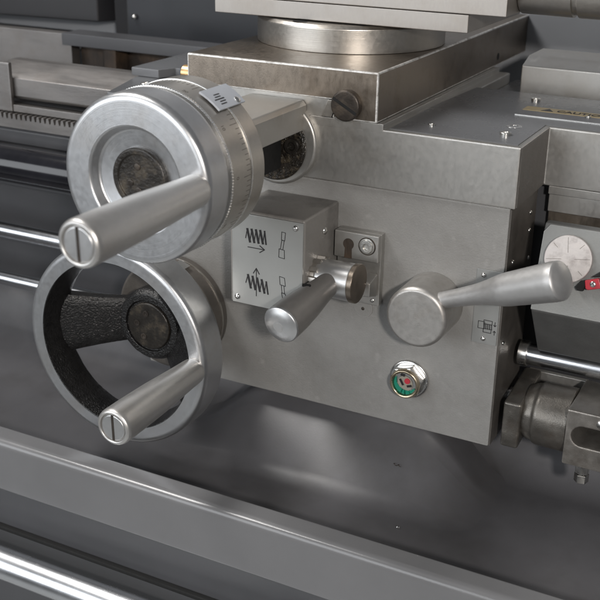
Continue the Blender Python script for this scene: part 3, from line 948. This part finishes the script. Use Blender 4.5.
kp = fillet([(-6, 0), (-6, 9.2), (4, 9.6), (L_ * 0.25, 10.8), (L_ * 0.5, 13.4), (L_ * 0.78, 15.2), (L_ - 2.5, 15.4), (L_ - 0.3, 14.8), (L_ + 1.6, 9.5), (L_ + 2.2, 0)], [0, .5, 2, 6, 6, 6, 1, 0.8, 3, 0], 4)
lv = finish(LT(kp[:-1] + [(L_ + 2.2, 0)], p0, d, 64), 'lever_arm', M['leverg'], fe)
cap = LT(fillet([(L_ - 1.2, 0), (L_ - 1.2, 15.5), (L_ + 0.6, 15.2), (L_ + 3.0, 9.6), (L_ + 4.0, 4.5), (L_ + 3.8, 3.5), (L_ + 3.8, 0)], [0, .4, 1, 2, .6, .4, 0], 4), p0, d, 64)
finish(cap, 'lever_cap', M['satin'], fe)
finish(LT(fillet([(0, 5.0), (0, 9.3), (3, 9.3), (3, 5.0)], 0.6, 2), Vector((-133, -45, 145.5)), d.cross(Vector((1, 0, 0))) * -1, 40), 'lever_ferrule', M['bright'], fe)

dn = d.normalized()
sx_ = Vector((1, 0, 0)) - dn * dn.x
sx_.normalize()
up_ = sx_.cross(dn)
if up_.z < 0:
    up_ = -up_
bm = bmesh.new()
c_ = p0 + dn * (L_ * 0.45) + up_ * 12.4 - sx_ * 2.0
lathe(bm, [(-1, 0), (-1, 2.2), (0.5, 2.2), (0.5, 0)], c_, up_, 20, rf=lambda th, t, r: r * (1 + 0.7 * abs(math.cos(th))))
finish(bm, 'lever_slot', M['black'], lv)

# ================================================================ HALF NUT LEVER
hn = thing('half_nut_lever', (-62, -20, 121), 'large round hub with long grey lever pointing right above sight glass', 'lever')
HC = (-62.1, 0, 121.3)
hp = fillet([(0.3, 0), (0.3, 26.0), (37.6, 25.7), (40, 23.4), (40, 0)], [0, .4, 1.4, 1.4, 0], 4)
finish(LT(hp, HC, NY, 112), 'hub', M['hubm'], hn)
p0 = Vector((-46, -29.5, 136.2))
p1 = Vector((54, -58, 182.2))
d = p1 - p0
L_ = d.length
lp_ = fillet([(0, 0), (0, 6.6), (L_ * 0.12, 6.9), (L_ * 0.36, 8.4), (L_ * 0.56, 12.8), (L_ * 0.64, 13.2), (L_ * 0.95, 15.0), (L_ - 1.2, 14.6), (L_, 13.2), (L_ + 2.5, 7), (L_ + 3.2, 0)], [0, .3, 6, 10, 8, 5, 2, .8, 1, 3, 0], 5)
finish(LT(lp_, p0, d, 72), 'lever_arm', M['leverm'], hn, ang=60)

# ================================================================ THREAD DIAL INDICATOR
td = thing('thread_dial_indicator', (60, 50, 80), 'wedge shaped grey housing with round scratched dial right of the apron', 'dial indicator')
hs = prism(bmesh.new(), [(38, 80), (0, 131), (18, 199), (26, 199), (60, 150), (60, 80)], 'x', 19, 112)
finish(hs, 'housing', M['ashd'], td, bevel=2.2)
# sloped lighter face plate
nrm = Vector((0, -68, 18)).normalized()
upv = Vector((0, 18, 68)).normalized()


def facept(x, s_, h):  # s_: distance up the slope from lower edge
    return Vector((x, 0, 131)) + upv * s_ + nrm * h


fp = bmesh.new()
q = [(19.6, 0.8), (111, 0.8), (111, 69.3), (24, 69.3), (19.6, 63)]
a_ = [fp.verts.new(facept(x, s_, 0.1)) for x, s_ in q]
b_ = [fp.verts.new(facept(x, s_, 2.2)) for x, s_ in q]
fp.faces.new(a_)
fp.faces.new(b_[::-1])
for i in range(len(q)):
    fp.faces.new((a_[i], b_[i], b_[(i + 1) % len(q)], a_[(i + 1) % len(q)]))
finish(fp, 'face_plate', M['ash'], td, bevel=0.7)
dc = facept(42.5, 45, 2.0)
ddo = finish(LT(fillet([(0, 0), (0, 18.6), (3.4, 18.6), (4.0, 18.0), (4.0, 0)], 0.3, 2), dc, nrm, 72), 'dial', M['dialw'], td)
ln = bmesh.new()
a_, u_, v_ = basis(nrm)
for k, ang in enumerate((8, 98, 188, 278, 50, 140, 230, 320)):
    e = u_ * math.cos(rad(ang)) + v_ * math.sin(rad(ang))
    f_ = nrm.cross(e)
    r0, r1 = (5, 16.8) if k < 4 else (12, 16.8)
    vs = []
    for r_ in (r0, r1):
        for s_ in (-0.16, 0.16):
            for h in (3.8, 4.08):
                vs.append(ln.verts.new(dc + e * r_ + f_ * s_ + nrm * h))
    for f in ((0, 1, 3, 2), (4, 6, 7, 5), (0, 4, 5, 1), (2, 3, 7, 6), (0, 2, 6, 4), (1, 5, 7, 3)):
        ln.faces.new([vs[i] for i in f])
finish(ln, 'dial_lines', M['faint'], ddo)


def face_prism(pts, h0, h1):
    bm = bmesh.new()
    a_ = [bm.verts.new(facept(x, s_, h0)) for x, s_ in pts]
    b_ = [bm.verts.new(facept(x, s_, h1)) for x, s_ in pts]
    bm.faces.new(a_)
    bm.faces.new(b_[::-1])
    for i in range(len(pts)):
        bm.faces.new((a_[i], b_[i], b_[(i + 1) % len(pts)], a_[(i + 1) % len(pts)]))
    return bm


finish(face_prism([(56.5, 31), (60, 30), (58, 22.5), (53.5, 22.5), (52.0, 25.0)], 2.3, 7), 'pointer_base', M['black'], td, bevel=0.6)
finish(face_prism([(58.5, 31.5), (68.5, 34.8), (72, 27.5), (62, 24.4), (60, 25.2)], 2.3, 9), 'red_pointer', M['red'], td, bevel=0.8)
finish(face_prism([(62, 34), (70, 41), (92, 40), (92, 35.5), (71, 36)], 2.3, 6), 'pointer_arm', M['black'], td, bevel=0.8)
finish(LT(fillet([(0, 0), (0, 2.5), (1.2, 2.2), (1.6, 1.2), (1.6, 0)], 0.2, 2), facept(65.2, 29.6, 8.9), nrm, 24), 'pointer_screw', M['bright'], td)

# ================================================================ ROD COUPLING BRACKET
rb = thing('rod_coupling', (40, 30, 0), 'oily cast steel coupling block and barrel with slotted clamp bolted at apron right bottom', 'coupling')
bl = bmesh.new()
prism(bl, [(5, 1), (66, 6), (66, 50), (5, 43)], 'x', 3.8, 19)
finish(bl, 'mounting_block', M['caststeel'], rb, bevel=2.4, seg=3)
BC = (0, 31, 27)
bp_ = fillet([(18, 0), (18, 22), (22, 24), (27, 25), (29, 27), (31, 27.6), (57, 27.6), (57.5, 26.8), (57.5, 0)], [0, 1, 2, 2, 1, 1, .6, .3, 0], 4)
finish(LT(bp_, BC, (1, 0, 0), 80, lambda th, t, r: r + (noise.noise(Vector((math.cos(th) * 4, math.sin(th) * 4, t * 0.1))) * 0.5 if r > 10 else 0)), 'barrel', M['caststeel'], rb)
fk = bmesh.new()
# fork with a rounded slot
sl_ = []
for i in range(13):
    a = rad(90 + i * 180 / 12)
    sl_.append((70 + 7.5 * math.cos(a), 31.5 + 7.5 * math.sin(a)))
poly = [(57.8, 2), (120, 2), (120, 24)] + sl_[::-1] + [(120, 39), (120, 52), (57.8, 52)]
poly = [(57.8, 2), (120, 2), (120, 21)] + [(72 + 9 * math.cos(rad(270 - i * 15)), 30 + 9 * math.sin(rad(270 - i * 15))) for i in range(13)] + [(120, 39), (120, 52), (57.8, 52)]
prism(fk, poly, 'y', 0, 62)
finish(fk, 'fork', M['caststeel2'], rb, bevel=1.6)
finish(CY((0, 33, 31.5), (1, 0, 0), 58, 200, 8.0), 'inner_rod', M['black'], rb)
finish(CY((74, 9, 2), (0, 0, -1), -2, 6, 4.5), 'clamp_bolt', M['bolt'], rb)
hx = [(74 + 6.2 * math.cos(rad(60 * k + 10)), 9 + 6.2 * math.sin(rad(60 * k + 10))) for k in range(6)]
finish(prism(bmesh.new(), hx, 'z', -15.0, -7.5), 'lock_nut', M['bolt'], rb, bevel=0.7)
hx = [(74 + 6.2 * math.cos(rad(60 * k + 30)), 9 + 6.2 * math.sin(rad(60 * k + 30))) for k in range(6)]
finish(prism(bmesh.new(), hx, 'z', -7.0, 1.7), 'lock_nut', M['bolt'], rb, bevel=0.7)
finish(dome(bmesh.new(), (86, -0.2, 45), NY, 4.2, 2.2), 'fork_screw', M['bolt'], rb)

t = thing('guide_bar', (100, 80, 60), 'flat pale grey guide bar above the coupling barrel', 'bar')
finish(B(4, 300, 76, 92, 47, 57.5), 'bar', M['cast'], t, bevel=0.8)
finish(B(6, 58, 70, 75.5, 33, 46), 'stop_block', M['cast'], t, bevel=0.8)

# ================================================================ SWARF
for (xx, yy, zz, ln_, lab_) in ((-86, -8, -37, 7, 'tiny dark curl of swarf lying on the tray slope under the sight glass'), (-60, -60, -63.2, 3, 'tiny bright metal chip lying on the tray floor right of centre')):
    bm = bmesh.new()
    prev = None
    for k in range(15):
        a = k * 0.75
        p = Vector((xx + k * ln_ / 14, yy + math.cos(a) * 1.0, zz + 0.4 + math.sin(a) * 0.8))
        row = [bm.verts.new(p + Vector((-0.3, 0, 0))), bm.verts.new(p + Vector((0.5, 0.1, 0.1))), bm.verts.new(p + Vector((0.1, 0.4, 0.4)))]
        if prev:
            for i in range(3):
                bm.faces.new((prev[i], prev[(i + 1) % 3], row[(i + 1) % 3], row[i]))
        else:
            bm.faces.new(row)
        prev = row
    bm.faces.new(prev[::-1])
    o = finish(bm, 'swarf_chip', M['brown'] if ln_ > 5 else M['bright'], None, (xx, yy, zz))
    tag(o, lab_, 'metal chip')
